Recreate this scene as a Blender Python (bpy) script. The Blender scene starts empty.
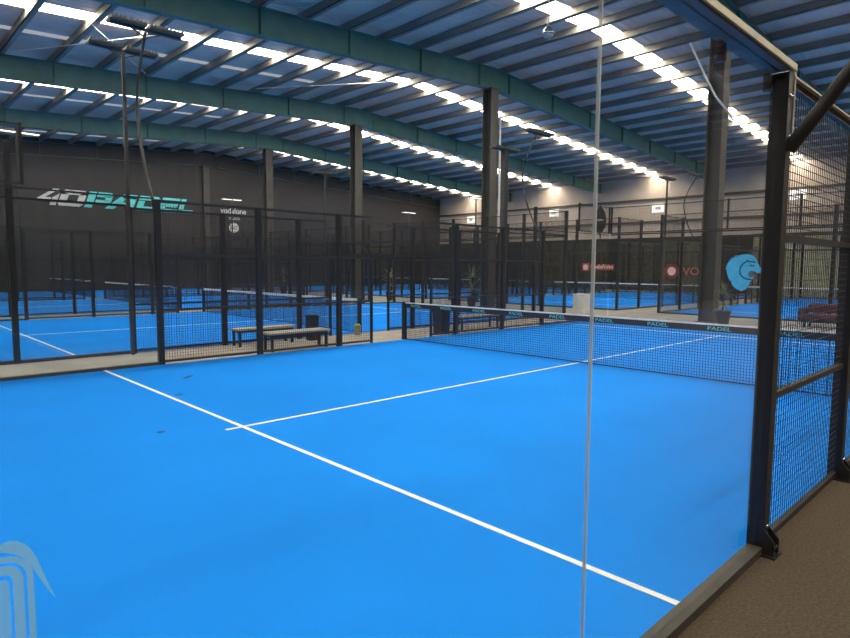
import bpy, math, random
from mathutils import Vector, Matrix
random.seed(7)
S = bpy.context.scene
C = S.collection
# ------------------------------------------------------------------ camera
FPX = 605.5
yaw, pitch, roll = 0.80484776, 0.0854995283, 0.00669025
CAM = Vector((-.1352, -1.2806, 1.8179))
_f0 = Vector((math.cos(yaw), math.sin(yaw), 0))
_F = _f0*math.cos(pitch) - Vector((0, 0, math.sin(pitch)))
_R = Vector((math.sin(yaw), -math.cos(yaw), 0)); _U = _R.cross(_F)
_c, _s = math.cos(roll), math.sin(roll)
_R, _U = _R*_c + _U*_s, _U*_c - _R*_s
cd = bpy.data.cameras.new('camera'); cam = bpy.data.objects.new('camera', cd); C.objects.link(cam)
cd.sensor_width = 36; cd.lens = FPX*36/850; cd.clip_start = .05; cd.clip_end = 300
M = Matrix((_R, _U, -_F)).transposed().to_4x4(); M.translation = CAM
cam.matrix_world = M
S.camera = cam
def in_view(x, y, z=1.5, lo=-25, hi=875):
    v = Vector((x, y, z)) - CAM
    d = v.dot(_F)
    if d < .3: return False
    return lo < 425 + FPX*v.dot(_R)/d < hi
# ------------------------------------------------------------------ materials
def new_mat(name):
    m = bpy.data.materials.new(name); m.use_nodes = True
    nt = m.node_tree; nt.nodes.clear()
    out = nt.nodes.new('ShaderNodeOutputMaterial')
    return m, nt, out
def mat(name, col, rough=.6, metal=0., var=.12, scale=6., bump=0., bscale=60., col2=None, stretch=None, spec=.5):
    m, nt, out = new_mat(name)
    b = nt.nodes.new('ShaderNodeBsdfPrincipled'); nt.links.new(b.outputs[0], out.inputs[0])
    b.inputs['Roughness'].default_value = rough; b.inputs['Metallic'].default_value = metal
    b.inputs['Specular IOR Level'].default_value = spec
    tc = nt.nodes.new('ShaderNodeTexCoord'); mp = nt.nodes.new('ShaderNodeMapping')
    nt.links.new(tc.outputs['Object'], mp.inputs[0])
    if stretch: mp.inputs['Scale'].default_value = stretch
    n = nt.nodes.new('ShaderNodeTexNoise'); n.inputs['Scale'].default_value = scale; n.inputs['Detail'].default_value = 5
    nt.links.new(mp.outputs[0], n.inputs['Vector'])
    r = nt.nodes.new('ShaderNodeValToRGB'); nt.links.new(n.outputs[0], r.inputs[0])
    c2 = col2 or tuple(c*(1+var) for c in col); c1 = tuple(c*(1-var) for c in col) if not col2 else col
    r.color_ramp.elements[0].position = .3; r.color_ramp.elements[1].position = .7
    r.color_ramp.elements[0].color = (*c1, 1); r.color_ramp.elements[1].color = (*c2, 1)
    nt.links.new(r.outputs[0], b.inputs['Base Color'])
    if bump:
        n2 = nt.nodes.new('ShaderNodeTexNoise'); n2.inputs['Scale'].default_value = bscale; n2.inputs['Detail'].default_value = 3
        nt.links.new(tc.outputs['Object'], n2.inputs['Vector'])
        bp = nt.nodes.new('ShaderNodeBump'); bp.inputs['Strength'].default_value = bump; bp.inputs['Distance'].default_value = .01
        nt.links.new(n2.outputs[0], bp.inputs['Height']); nt.links.new(bp.outputs[0], b.inputs['Normal'])
    return m
def corrugated(name, col, axis, pitch_m, rough=.5, strength=.6):
    m = mat(name, col, rough, 0, .1, .6)
    nt = m.node_tree; b = next(n for n in nt.nodes if n.type == 'BSDF_PRINCIPLED')
    tc = next(n for n in nt.nodes if n.type == 'TEX_COORD')
    w = nt.nodes.new('ShaderNodeTexWave'); w.bands_direction = axis; w.inputs['Scale'].default_value = 2*math.pi/20/pitch_m
    w.wave_profile = 'SIN'
    nt.links.new(tc.outputs['Object'], w.inputs['Vector'])
    bp = nt.nodes.new('ShaderNodeBump'); bp.inputs['Strength'].default_value = strength; bp.inputs['Distance'].default_value = .04
    nt.links.new(w.outputs['Fac'], bp.inputs['Height']); nt.links.new(bp.outputs[0], b.inputs['Normal'])
    return m
def emit(name, col, strength):
    m, nt, out = new_mat(name)
    e = nt.nodes.new('ShaderNodeEmission'); e.inputs[1].default_value = strength
    tc = nt.nodes.new('ShaderNodeTexCoord'); n = nt.nodes.new('ShaderNodeTexNoise'); n.inputs['Scale'].default_value = .8
    nt.links.new(tc.outputs['Object'], n.inputs['Vector'])
    r = nt.nodes.new('ShaderNodeValToRGB'); nt.links.new(n.outputs[0], r.inputs[0])
    r.color_ramp.elements[0].color = (*[c*.85 for c in col], 1); r.color_ramp.elements[1].color = (*col, 1)
    nt.links.new(r.outputs[0], e.inputs[0]); nt.links.new(e.outputs[0], out.inputs[0])
    return m
def glass(name, tint, refl=1., f0=.045):
    m, nt, out = new_mat(name)
    t = nt.nodes.new('ShaderNodeBsdfTransparent'); t.inputs[0].default_value = (*tint, 1)
    g = nt.nodes.new('ShaderNodeBsdfGlossy'); g.inputs['Roughness'].default_value = 0.0
    lw = nt.nodes.new('ShaderNodeLayerWeight'); lw.inputs[0].default_value = .5
    p = nt.nodes.new('ShaderNodeMath'); p.operation = 'POWER'; p.inputs[1].default_value = 5
    nt.links.new(lw.outputs['Facing'], p.inputs[0])
    a = nt.nodes.new('ShaderNodeMath'); a.operation = 'MULTIPLY_ADD'; a.inputs[1].default_value = (1-f0)*refl; a.inputs[2].default_value = f0*refl
    nt.links.new(p.outputs[0], a.inputs[0])
    x = nt.nodes.new('ShaderNodeMixShader'); nt.links.new(a.outputs[0], x.inputs[0])
    nt.links.new(t.outputs[0], x.inputs[1]); nt.links.new(g.outputs[0], x.inputs[2]); nt.links.new(x.outputs[0], out.inputs[0])
    return m
def film(name, col, alpha):
    m, nt, out = new_mat(name)
    t = nt.nodes.new('ShaderNodeBsdfTransparent'); d = nt.nodes.new('ShaderNodeBsdfPrincipled')
    d.inputs['Base Color'].default_value = (*col, 1); d.inputs['Roughness'].default_value = .5
    x = nt.nodes.new('ShaderNodeMixShader'); x.inputs[0].default_value = alpha
    nt.links.new(t.outputs[0], x.inputs[1]); nt.links.new(d.outputs[0], x.inputs[2]); nt.links.new(x.outputs[0], out.inputs[0])
    return m
BLACK = mat('black_powder_coat', (.016, .014, .013), .45, 0, .2, 4)
BEAMTOP = mat('dark_kerb_paint', (.055, .046, .038), .6, 0, .2, 8)
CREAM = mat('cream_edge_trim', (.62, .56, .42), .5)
WIRE = mat('black_wire', (.03, .026, .024), .5, 0, .1)
TURF = mat('blue_turf', (.0075, .245, .84), .95, 0, .05, .6, .6, 190, spec=.05)
LINE = mat('white_line_turf', (.82, .82, .80), .9, 0, .04, 5, .4, 200, spec=.1)
NETT = mat('net_twine', (.012, .02, .045), .8)
NETWHITE = mat('white_net_tape', (.75, .75, .76), .7)
NETBLACK = mat('black_net_tape', (.02, .022, .03), .7)
TEAL = mat('teal_print', (.10, .52, .52), .6)
CONC = mat('concrete_floor', (.31, .275, .235), .85, 0, .18, 1.3, .3, 45)
WALKWAY = mat('dark_walkway_floor', (.10, .075, .053), .95, 0, .28, 55, 1., 120, spec=.1)  # grainy walkway floor, coloured darker than the concrete
ROOF = corrugated('roof_sheet', (.76, .55, .46), 'Y', .30)
PURL = mat('galvanised_purlin', (.30, .27, .23), .55, .2, .15, 1)
GREEN = mat('green_rafter_paint', (.075, .21, .18), .5, 0, .15, 1.5)
COL = mat('grey_column_paint', (.085, .076, .062), .55, 0, .15, 2)
DARKW = corrugated('black_wall_cladding', (.052, .044, .042), 'X', 1.0, .7, .35)
DARKF = corrugated('black_lower_cladding', (.018, .017, .016), 'Y', 1.0, .7, .3)
BEIGE = corrugated('beige_wall_sheet', (.66, .53, .41), 'Y', .30, .7, .25)
OLIVE = mat('olive_shutter', (.55, .50, .37), .6, 0, .3, 3, stretch=(1, 1, .3))
RAIL = mat('brown_wall_rail', (.13, .10, .075), .7)
SKY = emit('skylight_sheet', (1.0, .94, .80), 17.)
SKYD = emit('dim_skylight_sheet', (.82, .86, 1.0), .3)
LED = emit('lit_led_face', (1., .97, .93), 3.)
LEDOFF = mat('unlit_led_face', (.16, .145, .13), .35)
STEEL = mat('grey_lamp_steel', (.12, .11, .09), .45, .3)
POLE = mat('pole_grey', (.075, .07, .065), .45, .3)
WOOD = mat('weathered_bench_board', (.42, .37, .31), .7, 0, .2, 4, .2, 60, stretch=(1, 8, 8))
WHITE = mat('white_laminate', (.92, .86, .78), .5)
CHROME = mat('satin_silver', (.62, .62, .64), .25, .9, .05)
LIONB = mat('lion_blue_vinyl', (.06, .48, .70), .5)
LIOND = mat('lion_dark_line', (.012, .05, .09), .5)
LIONG = mat('lion_grey', (.10, .15, .18), .5)
RED = mat('red_vinyl', (.72, .07, .06), .5)
REDL = mat('faded_red_vinyl', (.42, .10, .11), .5)
REDDIM = mat('dim_red_vinyl', (.22, .035, .045), .5)
PINK = mat('pink_vinyl', (.85, .60, .57), .5)
GREYL = mat('grey_letters', (.72, .67, .63), .6)
TEALL = mat('teal_letters', (.17, .80, .76), .6)
PALE = mat('pale_letters', (.85, .82, .78), .6)
LEAF = mat('yucca_leaf', (.27, .29, .14), .6, 0, .3, 3)
POT = mat('dark_plant_pot', (.05, .045, .045), .6)
SOIL = mat('potting_soil', (.05, .035, .025), .95)
RUST = mat('rust_cushion', (.13, .042, .026), .85, 0, .2, 8)
BINM = mat('black_bin_plastic', (.014, .014, .017), .4)
BALL = mat('yellow_green_balls', (.45, .50, .10), .9)
SEAM = film('glass_joint_sealant', (.72, .74, .72), .5)
BEAMU = mat('dark_grey_beam_paint', (.14, .13, .13), .55)
EDGE = mat('polished_glass_edge', (.62, .66, .66), .3)
GLASS = glass('clear_tempered_glass', (.985, .992, .99), 1., .03)
GLASSD = glass('far_tempered_glass', (.93, .945, .94), 1., .03)
FILM = film('pale_film', (.48, .86, 1.0), .42)  # pale see-through sheet for the shapes on the nearest pane
FILM2 = film('thin_pale_film', (.48, .86, 1.0), .34)
# ------------------------------------------------------------------ mesh builder
class MB:
    def __init__(s): s.v = []; s.f = []; s.sm = []; s.mi = []
    def add(s, vs, fs, smooth=False, mi=0):
        o = len(s.v); s.v += [tuple(v) for v in vs]
        for f in fs: s.f.append([i+o for i in f]); s.sm.append(smooth); s.mi.append(mi)
        return s
    def box(s, x0, x1, y0, y1, z0, z1, mi=0):
        return s.add([(x0,y0,z0),(x1,y0,z0),(x1,y1,z0),(x0,y1,z0),(x0,y0,z1),(x1,y0,z1),(x1,y1,z1),(x0,y1,z1)],
              [(0,3,2,1),(4,5,6,7),(0,1,5,4),(1,2,6,5),(2,3,7,6),(3,0,4,7)], mi=mi)
    def bevbox(s, x0, x1, y0, y1, z0, z1, b=.01):
        # box with chamfered top edges
        vs = []
        for z, d in ((z0, 0), (z1-b, 0), (z1, b)):
            vs += [(x0+d,y0+d,z),(x1-d,y0+d,z),(x1-d,y1-d,z),(x0+d,y1-d,z)]
        fs = [(0,3,2,1),(8,9,10,11)]
        for k in (0, 4):
            for i in range(4):
                j = (i+1) % 4; fs.append((k+i, k+j, k+4+j, k+4+i))
        return s.add(vs, fs)
    def bar(s, p, q, w, h=None, up=(0,0,1)):
        h = h or w; p = Vector(p); q = Vector(q); d = (q-p).normalized(); u = Vector(up)
        if abs(d.dot(u)) > .99: u = Vector((1,0,0))
        a = d.cross(u).normalized()*w/2; b = a.cross(d).normalized()*h/2
        vs = [p-a-b, p+a-b, p+a+b, p-a+b, q-a-b, q+a-b, q+a+b, q-a+b]
        return s.add(vs, [(0,3,2,1),(4,5,6,7),(0,1,5,4),(1,2,6,5),(2,3,7,6),(3,0,4,7)])
    def tube(s, pts, r, n=8, r2=None):
        pts = [Vector(p) for p in pts]; m = len(pts); vs = []
        for i, p in enumerate(pts):
            d = (pts[min(i+1, m-1)] - pts[max(i-1, 0)]).normalized()
            u = Vector((0,0,1)) if abs(d.z) < .9 else Vector((1,0,0))
            a = d.cross(u).normalized(); b = a.cross(d)
            rr = r if r2 is None else r + (r2-r)*i/(m-1)
            for k in range(n):
                t = 2*math.pi*k/n; vs.append(p + a*math.cos(t)*rr + b*math.sin(t)*rr)
        fs = []
        for i in range(m-1):
            for k in range(n):
                l = (k+1) % n; fs.append((i*n+k, i*n+l, (i+1)*n+l, (i+1)*n+k))
        s.add(vs, fs, True)
        s.add(vs[:n], [tuple(range(n))]); s.add(vs[-n:], [tuple(reversed(range(n)))])
        return s
    def lathe(s, prof, cx=0, cy=0, n=20):
        vs = []
        for r, z in prof:
            for k in range(n):
                t = 2*math.pi*k/n; vs.append((cx+r*math.cos(t), cy+r*math.sin(t), z))
        fs = []
        for i in range(len(prof)-1):
            for k in range(n):
                l = (k+1) % n; fs.append((i*n+k, i*n+l, (i+1)*n+l, (i+1)*n+k))
        s.add(vs, fs, True)
        s.add(vs[:n], [tuple(reversed(range(n)))]); s.add(vs[-n:], [tuple(range(n))])
        return s
    def plate(s, pts, org, u, v, nrm, t):
        """polygon pts (a,b) in plane org + a*u + b*v, thickness t along nrm"""
        org, u, v, nrm = map(Vector, (org, u, v, nrm)); n = len(pts)
        a = [org+u*x+v*y for x, y in pts]; b = [p+nrm*t for p in a]
        fs = [tuple(range(n-1, -1, -1)), tuple(range(n, 2*n))]
        for i in range(n):
            j = (i+1) % n; fs.append((i, j, n+j, n+i))
        return s.add(a+b, fs)
    def mesh(s, name, *mats):
        me = bpy.data.meshes.new(name); me.from_pydata(s.v, [], s.f)
        me.polygons.foreach_set('use_smooth', s.sm)
        me.polygons.foreach_set('material_index', s.mi)
        for m in mats: me.materials.append(m)
        me.update(); return me
    def build(s, name, m, parent=None, loc=(0,0,0), rz=0):
        ms = m if isinstance(m, (list, tuple)) else (m,)
        return put(name, s.mesh(name, *ms), parent, loc, rz)
def put(name, me, parent=None, loc=(0,0,0), rz=0):
    o = bpy.data.objects.new(name, me); C.objects.link(o); o.location = loc; o.rotation_euler[2] = rz
    if parent: o.parent = parent
    return o
def tag(o, label, cat, group=None):
    o['label'] = label; o['category'] = cat
    if group: o['group'] = group
    return o
def thing(name, label, cat, loc=(0,0,0), rz=0, group=None):
    o = bpy.data.objects.new(name, None); C.objects.link(o); o.location = loc; o.rotation_euler[2] = rz
    o.empty_display_size = .1
    return tag(o, label, cat, group)
def struct(o): o['kind'] = 'structure'; return o
def text_mesh(s, size, depth=.004, shear=0., spacing=1.):
    cu = bpy.data.curves.new('lettering', 'FONT'); cu.body = s; cu.size = size; cu.extrude = depth/2; cu.shear = shear; cu.offset = size*.012
    cu.align_x = 'LEFT'; cu.space_character = spacing
    ob = bpy.data.objects.new('lettering', cu); C.objects.link(ob)
    dg = bpy.context.evaluated_depsgraph_get(); me = bpy.data.meshes.new_from_object(ob.evaluated_get(dg))
    bpy.data.objects.remove(ob); return me
def text(name, s, size, m, org, u, v, parent=None, depth=.004, shear=0., spacing=1., fit=None):
    me = text_mesh(s, size, depth, shear, spacing)
    xs = [q.co.x for q in me.vertices]; w = max(xs)-min(xs); x0 = min(xs)
    k = fit/w if fit else 1.
    org, u, v = Vector(org), Vector(u), Vector(v); n = u.cross(v)
    for q in me.vertices:
        a, b, c = q.co; q.co = org + u*((a-x0)*k) + v*b + n*c
    me.materials.clear(); me.materials.append(m); me.update()
    return put(name, me, parent)
# ------------------------------------------------------------------ hall shell
HX0, HX1, HY0, HY1 = -5.4, 48., -13., 46.5
RX = 21.3
def roof_z(x): return 11.0 - .0625*abs(x-RX)
struct(MB().box(HX0, HX1, HY0, HY1, -.3, -.012).build('floor', CONC))
struct(MB().box(HX0+.05, HX1-.3, HY0+.05, -.004, -.012, -.001).build('floor_walkway', WALKWAY))
def wall_poly(x0, x1, y0, y1): return MB().box(x0, x1, y0, y1, -.3, 11.2)
struct(wall_poly(HX0-.2, HX1+.2, HY1, HY1+.2).build('wall_left', DARKW))
struct(wall_poly(HX1, HX1+.2, HY0, HY1).build('wall_far', BEIGE))
struct(wall_poly(HX0-.2, HX1+.2, HY0-.2, HY0).build('wall_right', DARKW))
struct(wall_poly(HX0-.2, HX0, HY0, HY1).build('wall_near', DARKF))
struct(MB().box(HX1-.06, HX1, 14.2, HY1, -.012, 4.35).build('trim_1', DARKF))
for i, z in enumerate((5.55, 7.35)):
    struct(MB().box(HX1-.14, HX1, HY0, HY1, z, z+.17).build('trim_%d' % (i+2), RAIL))
struct(MB().box(HX1-.10, HX1, HY0, 14.2, 4.25, 4.4).build('trim_4', RAIL))
od = MB().box(HX1-.08, HX1, HY0+1, 14.2, -.012, 4.25)
for k in range(28): od.box(HX1-.10, HX1-.08, HY0+1, 14.2, .05+k*.15, .07+k*.15)
struct(od.build('door_1', OLIVE))
# roof in two slopes, skylight strips let in between the sheets
bays = [(-12.86+9.9*k, -2.96+9.9*k) for k in range(6)]
RAFY = [-2.96+9.9*k for k in range(6)]
strips = []; dims = []
for y in RAFY[:-1]:
    strips.append((y+4.1, y+4.9) if 6 < y < 8 else (y+4.4, y+5.2))
    if y > 10: dims.append((y+7.3, y+7.75))  # narrower, dimmer strip beside the bright one
strips.insert(0, (-5.6, -4.6))  # unseen strip behind the camera, added off the bay pattern to light the foreground
cuts = sorted(strips+dims)
def slab(mb, x0, x1, y0, y1, dz=0, t=.05):
    za, zb = roof_z(x0)+dz, roof_z(x1)+dz
    mb.add([(x0,y0,za),(x1,y0,zb),(x1,y1,zb),(x0,y1,za),(x0,y0,za+t),(x1,y0,zb+t),(x1,y1,zb+t),(x0,y1,za+t)],
           [(0,3,2,1),(4,5,6,7),(0,1,5,4),(1,2,6,5),(2,3,7,6),(3,0,4,7)])
roof = MB(); y = HY0-.2
for a, b in cuts+[(HY1+.2, None)]:
    slab(roof, HX0-.2, RX, y, a); slab(roof, RX, HX1+.2, y, a)
    if (a, b) in dims: slab(roof, 17.4, RX, a, b); slab(roof, RX, HX1+.2, a, b)
    y = b
struct(roof.build('ceiling', ROOF))
n = 1
for lst, m in ((strips, SKY), (dims, SKYD)):
    for a, b in lst:
        s = MB()
        if m is SKY: slab(s, HX0, RX, a, b, .01, .03); slab(s, RX, HX1, a, b, .01, .03)
        else: slab(s, HX0, 17.4, a, b, .01, .03)
        struct(s.build('window_%d' % n, m)); n += 1
# purlins
pur = []
x = RX-.9
while x > HX0+.3: pur.append(x); x -= 1.76
x = RX+.9
while x < HX1-.3: pur.append(x); x += 1.76
for x in sorted(pur):
    z = roof_z(x)
    p = MB().box(x-.02, x+.02, HY0, HY1, z-.28, z-.005); p.box(x-.02, x+.16, HY0, HY1, z-.28, z-.262); p.box(x+.145, x+.16, HY0, HY1, z-.262, z-.22)
    struct(p.build('purlin', PURL))
# rafters and columns
names = ['above the near court', 'meeting the column behind the benches', 'third from the near side', 'fourth from the near side', 'against the black wall']
for i, y in enumerate(RAFY):
    if y < -3.5: continue
    mb = MB()
    for x0, x1 in ((HX0, RX), (RX, HX1)):
        d0, d1 = (.80, .92) if x0 < RX else (.92, .72)
        if x0 < RX: d0, d1 = .80, .92
        za, zb = roof_z(x0)-.285, roof_z(x1)-.285
        for (o0, o1, yy) in ((0, .025, .15),):
            pass
        def strip(top0, top1, bot0, bot1, hw):
            mb.add([(x0,y-hw,bot0),(x1,y-hw,bot1),(x1,y+hw,bot1),(x0,y+hw,bot0),(x0,y-hw,top0),(x1,y-hw,top1),(x1,y+hw,top1),(x0,y+hw,top0)],
                   [(0,3,2,1),(4,5,6,7),(0,1,5,4),(1,2,6,5),(2,3,7,6),(3,0,4,7)])
        strip(za, zb, za-.022, zb-.022, .14)
        strip(za-.022, zb-.022, za-d0, zb-d1, .008)
        strip(za-d0, zb-d1, za-d0-.022, zb-d1-.022, .14)
        k = 0; xx = x0+1.2
        while xx < x1-.6:                      # web stiffeners
            t = (xx-x0)/(x1-x0); zt = za+(zb-za)*t; dd = d0+(d1-d0)*t
            mb.box(xx-.01, xx+.01, y-.13, y+.13, zt-dd, zt-.02); xx += 3.52
    r = mb.build('roof_rafter', GREEN)
    if i == 0: struct(r); continue
    tag(r, ['green steel roof rafter above the near court, nearest and half off the top edge',
            'green steel roof rafter resting on the column behind the net, largest in view',
            'green steel roof rafter second from the front, crossing behind the two tall floodlights',
            'green steel roof rafter third from the front, on the slim middle column',
            'green steel roof rafter lying along the top of the black wall'][i-1], 'rafter', 'green roof rafters')
    zt = roof_z(RX)-.285-.92-.02
    c = thing('steel_column', ['grey steel column nearest the lion decal, right of the net',
                               'grey steel column rising behind the middle of the net',
                               'grey steel column left of the one behind the net, with a plant beside it',
                               'thin grey steel column fourth from the right, before the black wall',
                               'thin grey steel column against the black wall by the white wall lettering'][i-1], 'column', (RX, y, 0), 0, 'steel roof columns')
    s = MB(); s.box(-.25, .25, -.25, -.222, -.012, zt); s.box(-.25, .25, .222, .25, -.012, zt); s.box(-.012, .012, -.222, .222, -.012, zt)
    s.build('shaft', COL, c)
    MB().box(-.33, .33, -.33, .33, -.012, .02).build('base_plate', COL, c)
    MB().box(-.3, .3, -.27, .27, zt-.03, zt).build('cap_plate', COL, c)
    if i == 2:
        MB().tube([(.30, -.32, .0), (.30, -.32, 8.6)], .05, 8).build('downpipe', PALE, c)
# diagonal roof bracing rods
for (p, q, lab) in (((4.6, 19.0, 9.62), (9.6, 26.0, 9.9), 'thin pale diagonal bracing rod under the roof at the upper left'),
                    ((9.4, 19.2, 9.85), (4.8, 25.8, 9.58), 'thin pale crossing rod under the upper left roof, behind the first'),
                    ((14.5, 25.6, 10.2), (19.5, 20.4, 10.5), 'thin pale bracing rod under the roof left of the tall column')):
    tag(MB().tube([p, q], .015, 6).build('bracing_rod', PALE), lab, 'rod', 'roof bracing rods')
# ------------------------------------------------------------------ shared meshes for courts
def wire_mesh(w, z0, z1, pitch_m=.05, r=.0022, frame=.04):
    m = MB()
    n = int(round(w/pitch_m))
    for i in range(1, n):
        x = w*i/n
        m.add([(x-r,-r,z0),(x+r,-r,z0),(x+r,r,z0),(x-r,r,z0),(x-r,-r,z1),(x+r,-r,z1),(x+r,r,z1),(x-r,r,z1)],
              [(0,1,5,4),(1,2,6,5),(2,3,7,6),(3,0,4,7)])
    k = int(round((z1-z0)/pitch_m))
    for i in range(1, k):
        z = z0+(z1-z0)*i/k; y = 2*r
        m.add([(0,y-r,z-r),(0,y+r,z-r),(0,y+r,z+r),(0,y-r,z+r),(w,y-r,z-r),(w,y+r,z-r),(w,y+r,z+r),(w,y-r,z+r)],
              [(0,1,5,4),(1,2,6,5),(2,3,7,6),(3,0,4,7)])
    f = frame/2
    m.box(0, w, -f, f, z0, z0+frame); m.box(0, w, -f, f, z1-(.055 if z1-z0 > 2 else .025), z1)
    if z1-z0 > 2:
        m.box(0, w, -f, f, .98, .98+frame); m.box(0, w, -f, f, 2.0, 2.0+frame)
    return m
ME_MESH2 = wire_mesh(2, .03, 3.0).mesh('mesh_panel', WIRE)
ME_MESH1 = wire_mesh(1, .03, 3.0).mesh('mesh_panel', WIRE)
ME_MESHU = wire_mesh(2, 3.06, 4.0).mesh('upper_mesh_panel', WIRE)
ME_GLASS = MB().box(.004, 1.996, -.006, .006, .05, 3.0).mesh('glass_pane', GLASSD)
ME_GLASSN = MB().box(.006, 1.994, -.006, .006, .05, 3.0).mesh('glass_pane', GLASS)
ME_POST3 = MB().bevbox(-.05, .05, -.05, .05, -.012, 3.0, .006).mesh('post', BLACK)
ME_POST4 = MB().bevbox(-.05, .05, -.05, .05, -.012, 4.02, .006).mesh('post', BLACK)
ME_POSTT = MB().bevbox(-.025, .025, -.025, .025, -.012, 2.12, .004).mesh('door_post', BLACK)
ME_POSTU = MB().bevbox(-.025, .025, -.025, .025, 3.06, 4.02, .004).mesh('upper_post', BLACK)
ME_BEAM2 = MB().box(0, 2, -.045, .045, -.012, .05).mesh('base_beam', BEAMTOP)
ME_TOP2 = MB().box(0, 2, -.03, .03, 3.0, 3.045).mesh('top_rail', BLACK)
ME_TOPT = MB().box(0, 2, -.02, .02, 3.0, 3.025).mesh('top_rail', BLACK)
def net_mesh(L, z0, z1, pitch_m=.045, r=.0016):
    m = MB(); n = int(L/pitch_m)
    for i in range(n+1):
        y = L*i/n
        m.add([(-r,y-r,z0),(r,y-r,z0),(r,y+r,z0),(-r,y+r,z0),(-r,y-r,z1),(r,y-r,z1),(r,y+r,z1),(-r,y+r,z1)],
              [(0,1,5,4),(1,2,6,5),(2,3,7,6),(3,0,4,7)])
    k = int((z1-z0)/pitch_m)
    for i in range(k+1):
        z = z0+(z1-z0)*i/k
        m.add([(-r,0,z-r),(r,0,z-r),(r,0,z+r),(-r,0,z+r),(-r,L,z-r),(r,L,z-r),(r,L,z+r),(-r,L,z+r)],
              [(0,1,5,4),(1,2,6,5),(2,3,7,6),(3,0,4,7)])
    m.box(-.006, .006, 0, L, z0-.012, z0+.006)
    return m
ME_NET = net_mesh(9.9, .02, .86, .045, .003).mesh('netting', NETT)
ME_BANDW = MB().box(-.012, .012, 0, 9.9, .855, .925).mesh('top_tape', NETWHITE)
bb = MB(); bb.box(-.014, .014, 0, 9.9, .80, .905); ME_BANDB = bb.mesh('top_tape', NETBLACK)
ME_CORDW = MB().box(-.016, .016, 0, 9.9, .905, .93).mesh('white_tape_edge', NETWHITE)
ME_NPOST = MB().bevbox(-.045, .045, -.045, .045, 0, .95, .01).mesh('net_post', BLACK)

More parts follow.
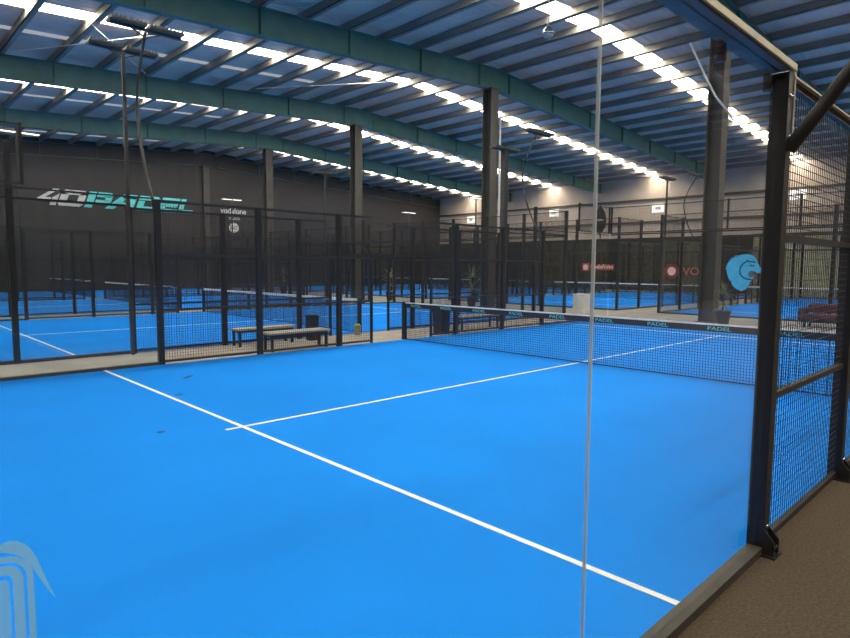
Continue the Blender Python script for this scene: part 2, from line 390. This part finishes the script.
COURTS = {  # key: origin, phrase
 'A': (0, 0, 'the near court'), 'B': (.12, 12, 'the second court beyond the benches'),
 'C': (0, 24, 'the third court from the front'), 'D': (0, 36, 'the court under the wall lettering'),
 'E': (24.2, 0, 'the court behind the lion decal'), 'F': (24.2, 12, 'the court behind the white box'),
 'G': (24.2, 24, 'the back-row court left of the white box'), 'H': (24.2, 36, 'the court in the far corner')}
DARK_MARKS = [(3.86, 8.46, .17, .045, .75), (3.2, 7.2, .06, .05, 0), (2.29, 5.4, .05, .04, .4)]  # small dark blue marks lying on the near turf
def fence_side(key, side):
    ox, oy, ph = COURTS[key]
    yb = oy-.05 if side == 0 else oy+10.05
    xs = [x for x in (0, 4, 8, 12, 16, 20) if in_view(ox+x, yb)]
    if not xs: return
    sd = 'right-hand' if side == 0 else 'left-hand'
    lab = 'black mesh and glass %s side fence of %s' % (sd, ph)
    if key == 'A': lab = ['nearest black mesh and glass fence, right of the camera, with thick post and clear pane',
                          'black mesh and glass fence between the near court and the benches'][side]
    t = thing('court_fence', lab, 'fence', (ox-(.02 if key == 'A' and side else 0), yb, 0), 0, 'court fences')
    pano = key == 'A'
    near = pano and side == 0
    for x in (4, 6, 8, 12, 14, 16): put('post', ME_POST3, t, (x+.05 if x < 10 else x-.05, 0, 0))
    if not pano:
        for x in (0, 2, 18, 20): put('post', ME_POST4, t, (x, 0, 0))
    else:
        for x in (0, 2, 18, 20): put('upper_post', ME_POSTU, t, (x, 0, 0))
    for x in (9, 11): put('door_post', ME_POSTT, t, (x, 0, 0))
    MB().box(8.1, 11.95, -.02, .02, 2.08, 2.12).build('lintel', BLACK, t)
    for x in (4, 6, 12, 14):
        if x in (4, 6): me, xx = ME_MESH2, x+.05
        else: me, xx = ME_MESH2, x-.05
        put('mesh_panel', me, t, (xx, 0, 0))
    for x in (8, 11): put('mesh_panel', ME_MESH1, t, (x, 0, 0))
    for x in (0, 18): put('upper_mesh_panel', ME_MESHU, t, (x, 0, 0))
    for x in (0, 2, 16, 18):
        g = put('glass_pane', ME_GLASSN if near else ME_GLASS, t, (x, 0, 0))
        if near and x < 4:
            g.location.x = x-.06
            if x == 2: g.scale.x = 1.03
        put('base_beam', ME_BEAM2, t, (x, 0, 0))
        if not (near and x < 4):
            put('top_rail', ME_TOPT if pano else ME_TOP2, t, (x, 0, 0))
    if near:
        # polished seam edges between the first two panes
        MB().box(1.936, 1.944, -.0065, .0065, .06, 3.0).build('pane_joint', SEAM, t)
        tb = MB().box(0, 4.0, -.05, .08, 3.0, 3.05).build('top_beam', BEAMU, t)
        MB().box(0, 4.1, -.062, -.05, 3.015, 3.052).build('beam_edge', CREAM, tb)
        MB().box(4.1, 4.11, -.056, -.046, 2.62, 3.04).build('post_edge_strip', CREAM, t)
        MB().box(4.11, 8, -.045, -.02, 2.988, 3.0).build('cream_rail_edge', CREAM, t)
        for x in (3.25, 4.0):
            k = MB().box(x-.03, x+.03, .05, .085, 2.94, 3.0); k.lathe([(.02, 2.90), (.028, 2.905), (.028, 2.94)], x, .067, 10)
            k.build('glass_clamp', BLACK, t)
        for x in (4.05, 6.05):
            g = MB().box(x-.07, x+.07, -.125, .05, -.012, .01); g.box(x-.05, x+.05, -.112, -.10, .05, .065)
            g.plate([(-.05, 0), (-.112, 0), (-.112, .10), (-.05, .17)], (x-.05, 0, 0), (0, 1, 0), (0, 0, 1), (1, 0, 0), .012)
            g.plate([(-.05, 0), (-.112, 0), (-.112, .10), (-.05, .17)], (x+.038, 0, 0), (0, 1, 0), (0, 0, 1), (1, 0, 0), .012)
            gs = g.build('foot_bracket', BLACK, t)
            for dx in (-.03, .03): MB().lathe([(.012, .012), (.012, .03), (.006, .034)], x+dx, -.085, 8).build('anchor_bolt', CHROME, gs)
            for dx, z in ((-.025, 2.86), (.025, 2.86), (0, 2.62), (0, .18)):
                b = MB().lathe([(.011, 0), (.011, .006), (.006, .009)], n=8)
                o = b.build('bolt', CHROME, t, (x+dx, -.05, z)); o.rotation_euler[0] = math.pi/2
def fence_end(key, end):
    ox, oy, ph = COURTS[key]
    xb = ox-.05 if end == 0 else ox+20.05
    if not any(in_view(xb, oy+y) for y in (0, 2, 4, 6, 8, 10)): return
    if key == 'A': lab = 'frameless glass end wall with the blue lion decal, mesh above it'
    else: lab = 'glass end wall with black posts at the %s end of %s' % (('near', 'far')[end], ph)
    t = thing('glass_end_wall', lab, 'glass wall', (xb, oy, 0), math.pi/2, 'glass end walls')
    for k in range(5):
        put('glass_pane', ME_GLASS, t, (2*k, 0, 0)); put('upper_mesh_panel', ME_MESHU, t, (2*k, 0, 0))
        put('base_beam', ME_BEAM2, t, (2*k, 0, 0)); put('top_rail', ME_TOP2, t, (2*k, 0, 0))
    for k in range(6):
        if key == 'A': put('upper_post', ME_POSTU, t, (2*k, 0, 0))
        elif 0 < k < 5: put('post', ME_POST4, t, (2*k, 0, 0))
for key, (ox, oy, ph) in COURTS.items():
    t = thing('court_turf', {'A': 'bright blue turf of the near court filling the foreground, with white lines'}.get(key, 'blue turf with white lines of %s' % ph), 'court floor', (ox, oy, 0), 0, 'blue court turfs')
    MB().box(0, 20, 0, 10, -.012, 0).build('turf', TURF, t)
    for x in (3.05, 16.95): MB().box(x-.025, x+.025, .0, 10, .0005, .004).build('service_line', LINE, t)
    MB().box(2.85, 17.15, 4.975, 5.025, .001, .0045).build('centre_line', LINE, t)
    if key == 'A':
        for sx, sy, sl, sw, sr in DARK_MARKS:
            MB().lathe([(.001, .0012), (1, .0012), (.8, .002)], n=14).build('dark_mark', mat('dark_blue_mark', (.01, .07, .25), .9), t, (sx, sy, 0), sr).scale = (sl, sw, 1)
    for s in (0, 1): fence_side(key, s)
    for e in (0, 1): fence_end(key, e)
    if not any(in_view(ox+10, oy+y) for y in (0, 2, 4, 6, 8, 10)): continue
    nt = thing('court_net', {'A': 'dark net with teal lettered tape across the near court'}.get(key, 'net with white top tape across %s' % ph), 'net', (ox+10, oy+.05, .006), 0, 'court nets')
    put('netting', ME_NET, nt)
    if key == 'A':
        put('top_tape', ME_BANDB, nt); put('white_tape_edge', ME_CORDW, nt)
        w = text_mesh('PADEL', .085, .002)
        for i in range(10):
            y = 9.7-i*1.02
            me = w.copy()
            for q in me.vertices:
                a, b, c = q.co; q.co = (-.0165-c, y-a*1.5, .825+b)
            me.materials.clear(); me.materials.append(TEAL); me.update()
            put('tape_lettering', me, nt)
    else: put('top_tape', ME_BANDW, nt)
    for y in (-.06, 9.96): put('net_post', ME_NPOST, nt, (0, y, 0))
# ------------------------------------------------------------------ floodlights
ARC = [(0, 2.55), (.14, 2.99), (.30, 3.25), (.55, 3.75), (.70, 4.14), (.81, 4.70), (.76, 5.1), (.58, 5.5), (.27, 6.0)]
ARCN = [(-.03, 2.54), (.12, 2.74), (.26, 2.94), (.41, 3.17), (.56, 3.46), (.72, 3.9), (.81, 4.6), (.78, 5.0), (.58, 5.5), (.27, 6.0)]
def flood(key, side, x, arched, label, lit=False, thick=.032, s=1, top=6.0):
    ox, oy, ph = COURTS[key]
    yb = oy-.10 if side == 0 else oy+10.10
    if not arched: yb += .08 if side else -.08
    sg = -1 if side == 0 else 1
    t = thing('floodlight_pole', label, 'floodlight', (ox+x, yb, 0), 0, 'court floodlights')
    if arched:
        arc = ARCN if (key == 'A' and side == 0) else ARC
        pts = [(0, sg*(a+.03), z) for a, z in arc]; hz = 6.0; hy = sg*.24
        MB().tube(pts, thick, 10, thick*.8).build('pole', BLACK if (key == 'A' and side == 0) else POLE, t)
    else:
        hz = top; hy = sg*.05
        MB().bevbox(-thick, thick, -thick+sg*.05, thick+sg*.05, -.012, hz, .004).build('pole', POLE, t)
    a = MB().box(-.62, .62, hy-.03, hy+.03, hz, hz+.04)
    a.bar((-.3, hy, hz+.02), (0, hy, hz-.12), .02); a.bar((.3, hy, hz+.02), (0, hy, hz-.12), .02)
    a.build('cross_arm', STEEL, t)
    for dx in (-.33, .33):
        l = MB().box(dx-.30, dx+.30, hy-.17, hy+.17, hz+.045, hz+.085)
        for k in range(9): l.box(dx-.28+k*.068, dx-.265+k*.068, hy-.15, hy+.15, hz+.085, hz+.12)
        lo = l.build('lamp_head', STEEL, t)
        MB().box(dx-.28, dx+.28, hy-.155, hy-.035, hz+.036, hz+.045).build('led_face', LED if lit else LEDOFF, lo)
        MB().box(dx-.28, dx+.28, hy+.035, hy+.155, hz+.036, hz+.045).build('led_face', LED if lit else LEDOFF, lo)
F = flood
F('A', 0, 4.05, True, 'black arched pole arm leaning outward from the thick nearest post', thick=.041)
F('A', 1, 4.05, True, 'arched floodlight pole at upper left, in front of the straight one')
F('B', 0, 3.98, False, 'straight floodlight pole at upper left beside the arched one')
F('A', 1, 15.95, True, 'arched floodlight pole right of the thick dark post behind the net')
F('B', 0, 15.95, False, 'thick straight floodlight pole just right of the column behind the net', thick=.09, top=5.7)
F('B', 1, 4.05, False, 'lit floodlight at the far left edge over the second court', True)
F('B', 1, 15.95, False, 'slim floodlight pole left of the column behind the net, over the second court')
F('E', 1, 4.05, True, 'arched floodlight pole left of the column nearest the lion decal')
F('F', 0, 4.05, False, 'straight floodlight pole right of the oval sign, before the beige wall')
F('E', 1, 15.95, False, 'straight floodlight pole right of the column, above the lion decal')
F('F', 1, 4.05, False, 'floodlight pole behind the arched pole, before the beige wall')
F('D', 0, 18.2, False, 'lit floodlight in front of the black wall, above the white wall lettering', True)
F('G', 1, 8.0, False, 'lit floodlight in front of the black wall near the beige corner', True)
F('G', 0, 4.05, False, 'floodlight pole by the corner of black and beige walls', True)
# ------------------------------------------------------------------ furniture between the courts
def bench(x0, y0, L, W, H, label):
    t = thing('bench', label, 'bench', (x0, y0, 0), 0, 'low benches')
    m = MB()
    for k in range(3): m.bevbox(0, L, k*W/3+.004, (k+1)*W/3-.004, H-.05, H, .008)
    m.build('seat', WOOD, t)
    f = MB().box(.05, L-.05, .03, .07, H-.10, H-.05); f.box(.05, L-.05, W-.07, W-.03, H-.10, H-.05)
    for x in (.06, L/2-.02, L-.10): f.box(x, x+.04, .03, W-.03, H-.10, H-.055)
    f.build('seat_frame', BLACK, t)
    for x in (.06, L-.11):
        for y in (.03, W-.08): MB().box(x, x+.05, y, y+.05, -.012, H-.10).build('leg', BLACK, t)
bench(6.32, 10.16, 1.55, .40, .40, 'low pale-topped bench in front, nearest the near court fence')
bench(6.2, 11.38, 1.52, .40, .40, 'low pale-topped bench behind, nearest the second court fence')
bench(12.55, 10.40, 1.75, .40, .42, 'low bench seen through the net beside the dark bin')
def bin_(x, y, w, h, label):
    t = thing('litter_bin', label, 'bin', (x, y, 0), 0, 'dark litter bins')
    m = MB(); a, b = w/2*.86, w/2
    vs = [(-a,-a,-.012),(a,-a,-.012),(a,a,-.012),(-a,a,-.012),(-b,-b,h-.06),(b,-b,h-.06),(b,b,h-.06),(-b,b,h-.06)]
    m.add(vs, [(0,3,2,1),(4,5,6,7),(0,1,5,4),(1,2,6,5),(2,3,7,6),(3,0,4,7)]); m.build('body', BINM, t)
    l = MB().box(-b-.015, b+.015, -b-.015, b+.015, h-.06, h-.03); l.bevbox(-b*.8, b*.8, -b*.8, b*.8, h-.03, h, .02); l.build('lid', BINM, t)
bin_(8.22, 11.45, .24, .64, 'small black litter bin behind the benches')
bin_(11.75, 10.42, .36, .80, 'taller dark litter bin behind the net beside the bench')
t = thing('white_box', 'white box cabinet standing on the floor behind the near court corner', 'box', (21.4, 11.98, 0))
MB().bevbox(-.22, .22, -.26, .26, -.012, .76, .01).build('body', WHITE, t)
MB().box(-.23, .23, -.27, .27, .76, .78).build('lid', WHITE, t)
t = thing('ball_tub', 'small tub of yellow-green balls beside the second court net post', 'tub', (9.75, 11.6, 0))
MB().lathe([(.085, -.012), (.10, .24), (.105, .25), (.09, .25)], n=16).build('tub', mat('clear_grey_tub', (.30, .33, .26), .4), t)
for k in range(5):
    a = k*1.257; r = .05 if k < 4 else 0
    MB().lathe([(.002, -.032), (.022, -.023), (.032, 0), (.022, .023), (.002, .032)], n=10).build('ball', BALL, t, (r*math.cos(a), r*math.sin(a), .265))
# plants
def plant(x, y, h, label, seed):
    rnd = random.Random(seed)
    t = thing('potted_yucca', label, 'plant', (x, y, 0), 0, 'potted plants by the columns')
    MB().lathe([(.17, -.012), (.24, .40), (.26, .42), (.26, .46), (.22, .46), (.21, .40)], n=18).build('pot', POT, t)
    MB().lathe([(.205, .38), (.205, .42)], n=18).build('soil', SOIL, t)
    MB().tube([(0, 0, .40), (.03, .01, h*.45), (-.02, .02, h*.62)], .04, 8, .03).build('stem', mat('yucca_stem', (.16, .12, .07), .9), t)
    m = MB()
    for cl, (zc, n) in enumerate(((h*.62, 30), (h*.38, 18))):
        for i in range(n):
            a = rnd.uniform(0, 6.283); el = rnd.uniform(-.25, 1.35); L = rnd.uniform(.45, .75)*h/1.9
            d = Vector((math.cos(a)*math.cos(el), math.sin(a)*math.cos(el), math.sin(el)))
            side = Vector((-math.sin(a), math.cos(a), 0))*.028
            base = Vector((0, 0, zc)); vs = []
            for s in range(6):
                u = s/5; p = base + d*L*u + Vector((0, 0, -.35*L*u*u*math.cos(el)))
                w = side*(1-.95*u)*(1 if s else .6)
                vs += [p-w, p+w, p+Vector((0, 0, -.012*(1-u)))]
            fs = []
            for s in range(5):
                k = 3*s
                fs += [(k, k+1, k+4, k+3), (k+1, k+2, k+5, k+4), (k+2, k, k+3, k+5)]
            m.add(vs, fs)
    m.build('leaves', LEAF, t)
plant(20.75, 6.26, 1.6, 'potted spiky plant beside the column under the lion decal', 1)
plant(21.2, 17.75, 2.2, 'potted spiky plant left of the column behind the net', 2)
plant(21.5, 24.0, 2.1, 'potted spiky plant right of the third column, behind the door gap', 3)
plant(21.2, 34.6, 2.2, 'potted spiky plant farthest left, behind the second court net', 4)
# rust coloured sofa behind the far end wall
t = thing('rust_sofa', 'rust red cushioned sofa on a dark frame behind the far glass, right edge', 'sofa', (22.3, 3.45, 0), math.radians(-90))
fr = MB().box(-.85, .85, -.38, .38, .16, .24)
for x in (-.8, .74):
    for y in (-.36, .30): fr.box(x, x+.06, y, y+.06, -.012, .16)
fr.build('frame', BLACK, t)
for x in (-.82, -.27, .28): MB().bevbox(x, x+.54, -.36, .26, .24, .42, .05).build('seat_cushion', RUST, t)
for x in (-.82, -.27, .28): MB().bevbox(x, x+.54, .20, .38, .43, .74, .06).build('back_cushion', RUST, t)
for x in (-.95, .85): MB().bevbox(x, x+.10, -.38, .38, .16, .60, .02).build('armrest', RUST, t)
# ------------------------------------------------------------------ hanging lamp, oval sign, exit signs
p = CAM + (_F + _R*((548-425)/FPX) - _U*((33-319)/FPX))*15.5
t = thing('pendant_camera_dome', 'silver dome hanging on a thin cord under the roof, top centre', 'hanging lamp', p)
MB().lathe([(.015, .18), (.05, .16), (.12, .07), (.15, .0), (.15, -.03), (.13, -.035)], n=24).build('housing', CHROME, t)
MB().lathe([(.125, -.035), (.11, -.09), (.07, -.13), (.01, -.145)], n=24).build('dome', mat('smoked_dome', (.42, .42, .43), .2), t)
MB().tube([(0, 0, .17), (0, 0, roof_z(p.x)-p.z-.01)], .022, 6).build('cord', PALE, t)
vs = []
N = 14
for i in range(N+1): vs.append((.29*(1-(2*i/N-1)**2), -.66+1.32*i/N))
vs += [(-a, b) for a, b in reversed(vs[1:-1])]
t = thing('oval_sign', 'black pointed oval sign standing on top of the far court fence', 'sign', (24.05, 12.78, 3.92))
MB().plate(vs, (0, 0, 0), (0, -1, 0), (0, 0, 1), (-1, 0, 0), .05).build('panel', BLACK, t)
MB().box(.0, .04, -.02, .02, -.86, .2).build('bracket', BLACK, t)
text('lettering', 'PADEL', .11, PALE, (-.052, .2, -.03), (0, -1, 0), (0, 0, 1), t, .004, 0, 1, .4)
for yy, zz, lab in ((31.5, 6.9, 'small white sign on the beige wall, left of the glass joint'), (21.5, 6.7, 'small white sign on the beige wall, beside the straight floodlight'),
                    (11.5, 7.0, 'small white sign on the beige wall, seen through the right-hand mesh'), (41.8, 6.8, 'small white sign on the beige wall, nearest the black wall corner')):
    t = thing('wall_sign', lab, 'sign', (47.98, yy, zz), 0, 'white signs on the beige wall')
    MB().box(-.10, -.02, -.48, .48, -.32, .32).build('panel', emit('sign_glow', (1, .97, .9), 1.3) if yy == 31.5 else bpy.data.materials['sign_glow'], t)
    MB().plate([(-.2, -.12), (.1, -.12), (.1, -.2), (.3, 0), (.1, .2), (.1, .12), (-.2, .12)], (-.105, 0, 0), (0, -1, 0), (0, 0, 1), (-1, 0, 0), .004).build('arrow', GREYL, t)
# ------------------------------------------------------------------ wall lettering on the black wall
WY = HY1-.001
t = thing('wall_lettering', 'large slanted grey and teal block lettering on the black wall', 'sign', (9.6, WY, 5.87))
SH = .42; H = 1.12
def glyph(name, x, w, polys, m):
    mb = MB()
    for pl in polys: mb.plate([(x+a*w+SH*b, b*H) for a, b in pl], (0, 0, 0), (1, 0, 0), (0, 0, 1), (0, -1, 0), .05)
    mb.build(name, m, t)
glyph('numeral_four', -.35, 1.5, [[(0, .20), (.62, 1), (.86, 1), (.42, .46), (.66, .46), (.66, .20)], [(.70, 0), (.94, 0), (.94, .74), (.70, .46)]], GREYL)
glyph('numeral_zero', 1.15, 1.55, [[(.08, 0), (.88, 0), (1, .12), (1, .30), (.08, .30), (0, .12)], [(0, .12), (.30, .28), (.30, .74), (0, .88)], [(.72, .2), (1, .12), (1, .88), (.72, .8)], [(0, .86), (.1, 1), (.88, 1), (1, .86), (1, .70), (0, .70)]], GREYL)
glyph('letter_p', 2.82, 1.6, [[(0, 0), (.30, 0), (.30, 1), (0, 1)], [(.36, .70), (.36, 1), (.9, 1), (1, .88), (1, .70)], [(.72, .4), (1, .42), (1, .78), (.72, .78)], [(.36, .24), (.9, .24), (1, .42), (.8, .52), (.36, .52)]], TEALL)
glyph('letter_a', 4.45, 1.65, [[(-.18, 0), (.18, 0), (.60, .74), (.60, 1), (.40, 1)], [(.40, 1), (.97, 1), (.97, .72), (.40, .72)], [(.68, 0), (.97, 0), (.97, .9), (.68, .9)], [(.2, .22), (.8, .22), (.8, .46), (.3, .46)]], TEALL)
glyph('letter_d', 6.25, 1.5, [[(0, 0), (.30, 0), (.30, .66), (0, .66)], [(0, .72), (0, 1), (.88, 1), (1, .86), (1, .72)], [(.72, .12), (1, .16), (1, .8), (.72, .8)], [(.32, 0), (.88, 0), (1, .16), (.8, .30), (.32, .30)]], TEALL)
glyph('letter_e', 7.9, 1.35, [[(0, .74), (0, 1), (1, 1), (1, .74)], [(0, 0), (.30, 0), (.30, .8), (0, .8)], [(.2, .38), (.95, .38), (.95, .62), (.2, .62)], [(.2, 0), (1, 0), (1, .26), (.2, .26)]], TEALL)
glyph('letter_l', 9.35, 1.15, [[(0, .2), (.32, .2), (.32, 1), (0, 1)], [(0, 0), (1, 0), (1, .28), (0, .28)]], TEALL)
t = thing('sponsor_lettering', 'small white lettering with a round white emblem on the black wall', 'sign', (22.5, WY, 4.42))
text('lettering', 'vodafone', .66, PALE, (0, -.012, 1.72), (1, 0, 0), (0, 0, 1), t, .02, 0, 1, 2.25)
text('small_lettering', 'PADEL', .26, PALE, (.75, -.012, 1.22), (1, 0, 0), (0, 0, 1), t, .02, 0, 1, 1.0)
MB().plate([(.42*math.cos(a*math.pi/12), .42*math.sin(a*math.pi/12)) for a in range(24)], (1.15, 0, .55), (1, 0, 0), (0, 0, 1), (0, -1, 0), .03).build('emblem', PALE, t)
text('emblem_letters', 'GC', .34, BLACK, (.90, -.036, .43), (1, 0, 0), (0, 0, 1), t, .01, 0, 1, .5)
# ------------------------------------------------------------------ decals on glass
gx = 20.05-.008
t = thing('lion_decal', 'blue roaring lion head decal on the far glass end wall', 'decal', (gx, 5.45, 1.70))
def lp(cx, cy):   # crop pixels of the decal -> metres from its centre (right, up)
    return ((cx-285)*.0055, (280-cy)*.0057)
def lplate(name, pts, m, off, th=.003):
    MB().plate([lp(*q) for q in pts], (-off, 0, 0), (0, -1, 0), (0, 0, 1), (-1, 0, 0), th).build(name, m, t)
sil = [(258,184),(272,180),(300,178),(322,183),(340,195),(348,210),(356,228),(368,246),(377,262),(374,276),(358,281),(350,275),(342,268),(333,272),(332,285),(340,295),(336,306),(328,316),(318,330),(316,345),(306,352),(302,366),(290,372),(278,379),(262,372),(246,365),(232,352),(222,338),(220,320),(213,326),(207,312),(200,296),(194,278),(193,262),(186,262),(193,240),(197,226),(206,214),(213,205),(207,204),(228,192),(240,184)]
lplate('mane', sil, LIONB, .001)
def stroke(name, pts, w, m, off=.0045):
    mb = MB(); q = [lp(*p) for p in pts]
    for (a, b), (c, d) in zip(q[:-1], q[1:]):
        L = math.hypot(c-a, d-b); nx, ny = -(d-b)/L*w/2, (c-a)/L*w/2
        ex, ey = (c-a)/L*w*.3, (d-b)/L*w*.3
        mb.plate([(a-nx-ex, b-ny-ey), (c-nx+ex, d-ny+ey), (c+nx+ex, d+ny+ey), (a+nx-ex, b+ny-ey)], (-off, 0, 0), (0, -1, 0), (0, 0, 1), (-1, 0, 0), .002)
    mb.build(name, m, t)
stroke('face_line', [(342,222),(325,218),(308,219),(300,212),(294,219),(281,228),(270,242),(264,258),(264,274),(269,289),(279,301),(293,309),(310,314),(326,313)], .042, LIOND)
stroke('eye_line', [(316,237),(326,241),(337,240)], .04, LIOND)
lplate('mouth', [(308,280),(314,270),(326,266),(336,270),(332,285),(338,293),(330,302),(317,302),(309,294)], LIONG, .0045)
stroke('mane_line', [(222,344),(236,360),(262,376)], .02, LIOND)
stroke('mane_line', [(205,212),(228,196),(252,186)], .02, LIOND)
gx = 24.15-.008
t = thing('red_logo_decal', 'small red square logo with pale lettering on the far court glass, left', 'decal', (gx, 13.5, 1.75))
s = .0
MB().plate([(-.16, -.16), (.17, -.16), (.17, .17), (-.16, .17)], (0, 0, .12), (0, -1, 0), (0, 0, 1), (-1, 0, 0), .003).build('square', RED, t)
MB().plate([(.12*math.cos(a*math.pi/10), .12*math.sin(a*math.pi/10)) for a in range(20)], (-.004, 0, .12), (0, -1, 0), (0, 0, 1), (-1, 0, 0), .002).build('speech_mark', NETWHITE, t)
MB().plate([(.20, -.12), (1.40, -.12), (1.40, .15), (.20, .15)], (0, 0, .10), (0, -1, 0), (0, 0, 1), (-1, 0, 0), .002).build('strip', film('red_film', (.45, .10, .09), .55), t)
text('lettering', 'vodafone', .26, PINK, (-.004, -.24, .06), (0, -1, 0), (0, 0, 1), t, .002, 0, 1, 1.12)
t = thing('red_ring_decal', 'round dim red ring logo with lettering on the far glass, left of the column', 'decal', (gx, 9.55, 1.72))
ring = [(math.cos(a*math.pi/16), math.sin(a*math.pi/16)) for a in range(32)]
MB().plate([(.30*a, .30*b) for a, b in ring], (0, 0, 0), (0, -1, 0), (0, 0, 1), (-1, 0, 0), .003).build('ring', REDDIM, t)
MB().plate([(.17*a, .17*b) for a, b in ring], (-.004, 0, 0), (0, -1, 0), (0, 0, 1), (-1, 0, 0), .002).build('disc', PINK, t)
text('lettering', 'VOD', .42, REDL, (-.002, -.44, -.14), (0, -1, 0), (0, 0, 1), t, .003, 0, 1, 1.0)
# pale translucent shapes on the nearest pane
t = thing('pale_pane_shape', 'pale translucent rounded-corner shape on the nearest glass pane, lower left', 'decal', (0, -.058, 1.33))
def rr(x0, x1, z0, z1, r):
    pts = []
    for cx, cz, a0 in ((x1-r, z1-r, 0), (x0+r, z1-r, 90), (x0+r, z0+r, 180), (x1-r, z0+r, 270)):
        for k in range(7):
            a = math.radians(a0+15*k); pts.append((cx+r*math.cos(a), cz+r*math.sin(a)))
    return pts
def frame(name, x0, x1, z0, z1, r, w, off, m):
    o = rr(x0, x1, z0, z1, r); i = rr(x0+w, x1-w, z0+w, z1-w, max(r-w, .004)); n = len(o)
    mb = MB()
    vs = [(a, -off, b) for a, b in o]+[(a, -off, b) for a, b in i]+[(a, -off-.001, b) for a, b in o]+[(a, -off-.001, b) for a, b in i]
    fs = []
    for k in range(n):
        l = (k+1) % n
        fs += [(k, l, n+l, n+k), (2*n+k, 3*n+k, 3*n+l, 2*n+l), (k, 2*n+k, 2*n+l, l), (n+k, n+l, 3*n+l, 3*n+k)]
    mb.add(vs, fs).build(name, m, t)
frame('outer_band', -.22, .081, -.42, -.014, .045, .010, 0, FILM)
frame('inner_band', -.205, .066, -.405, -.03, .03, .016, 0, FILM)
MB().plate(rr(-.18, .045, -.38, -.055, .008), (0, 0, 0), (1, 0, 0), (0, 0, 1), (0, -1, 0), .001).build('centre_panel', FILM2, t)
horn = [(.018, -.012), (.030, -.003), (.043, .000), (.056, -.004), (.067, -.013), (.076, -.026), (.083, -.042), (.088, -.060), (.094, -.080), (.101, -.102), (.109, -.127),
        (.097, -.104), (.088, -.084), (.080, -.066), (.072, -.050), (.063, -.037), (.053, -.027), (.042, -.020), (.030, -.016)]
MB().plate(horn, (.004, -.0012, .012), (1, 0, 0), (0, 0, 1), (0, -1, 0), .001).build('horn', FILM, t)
# pale curved tube in front of the near column
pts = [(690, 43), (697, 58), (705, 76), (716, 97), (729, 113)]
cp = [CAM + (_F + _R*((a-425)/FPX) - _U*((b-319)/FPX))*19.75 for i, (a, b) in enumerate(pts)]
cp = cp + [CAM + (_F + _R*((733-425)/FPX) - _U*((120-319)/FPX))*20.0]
tag(MB().tube(cp, .035, 8).build('pale_curved_tube', PALE), 'pale curved tube in front of the column nearest the lion decal', 'cable')
# ------------------------------------------------------------------ light, world, render settings
w = bpy.data.worlds.new('world'); S.world = w; w.use_nodes = True
bg = w.node_tree.nodes.get('Background') or w.node_tree.nodes.new('ShaderNodeBackground')
bg.inputs[0].default_value = (.6, .7, .9, 1); bg.inputs[1].default_value = .5
try:
    S.cycles.transparent_max_bounces = 96; S.cycles.max_bounces = 10; S.cycles.diffuse_bounces = 5; S.cycles.glossy_bounces = 4
    S.cycles.sample_clamp_indirect = 6.; S.cycles.caustics_reflective = False
except Exception: pass
vs_ = S.view_settings
vs_.view_transform = 'Standard'; vs_.look = 'None'; vs_.exposure = .70; vs_.gamma = 1; vs_.use_curve_mapping = False
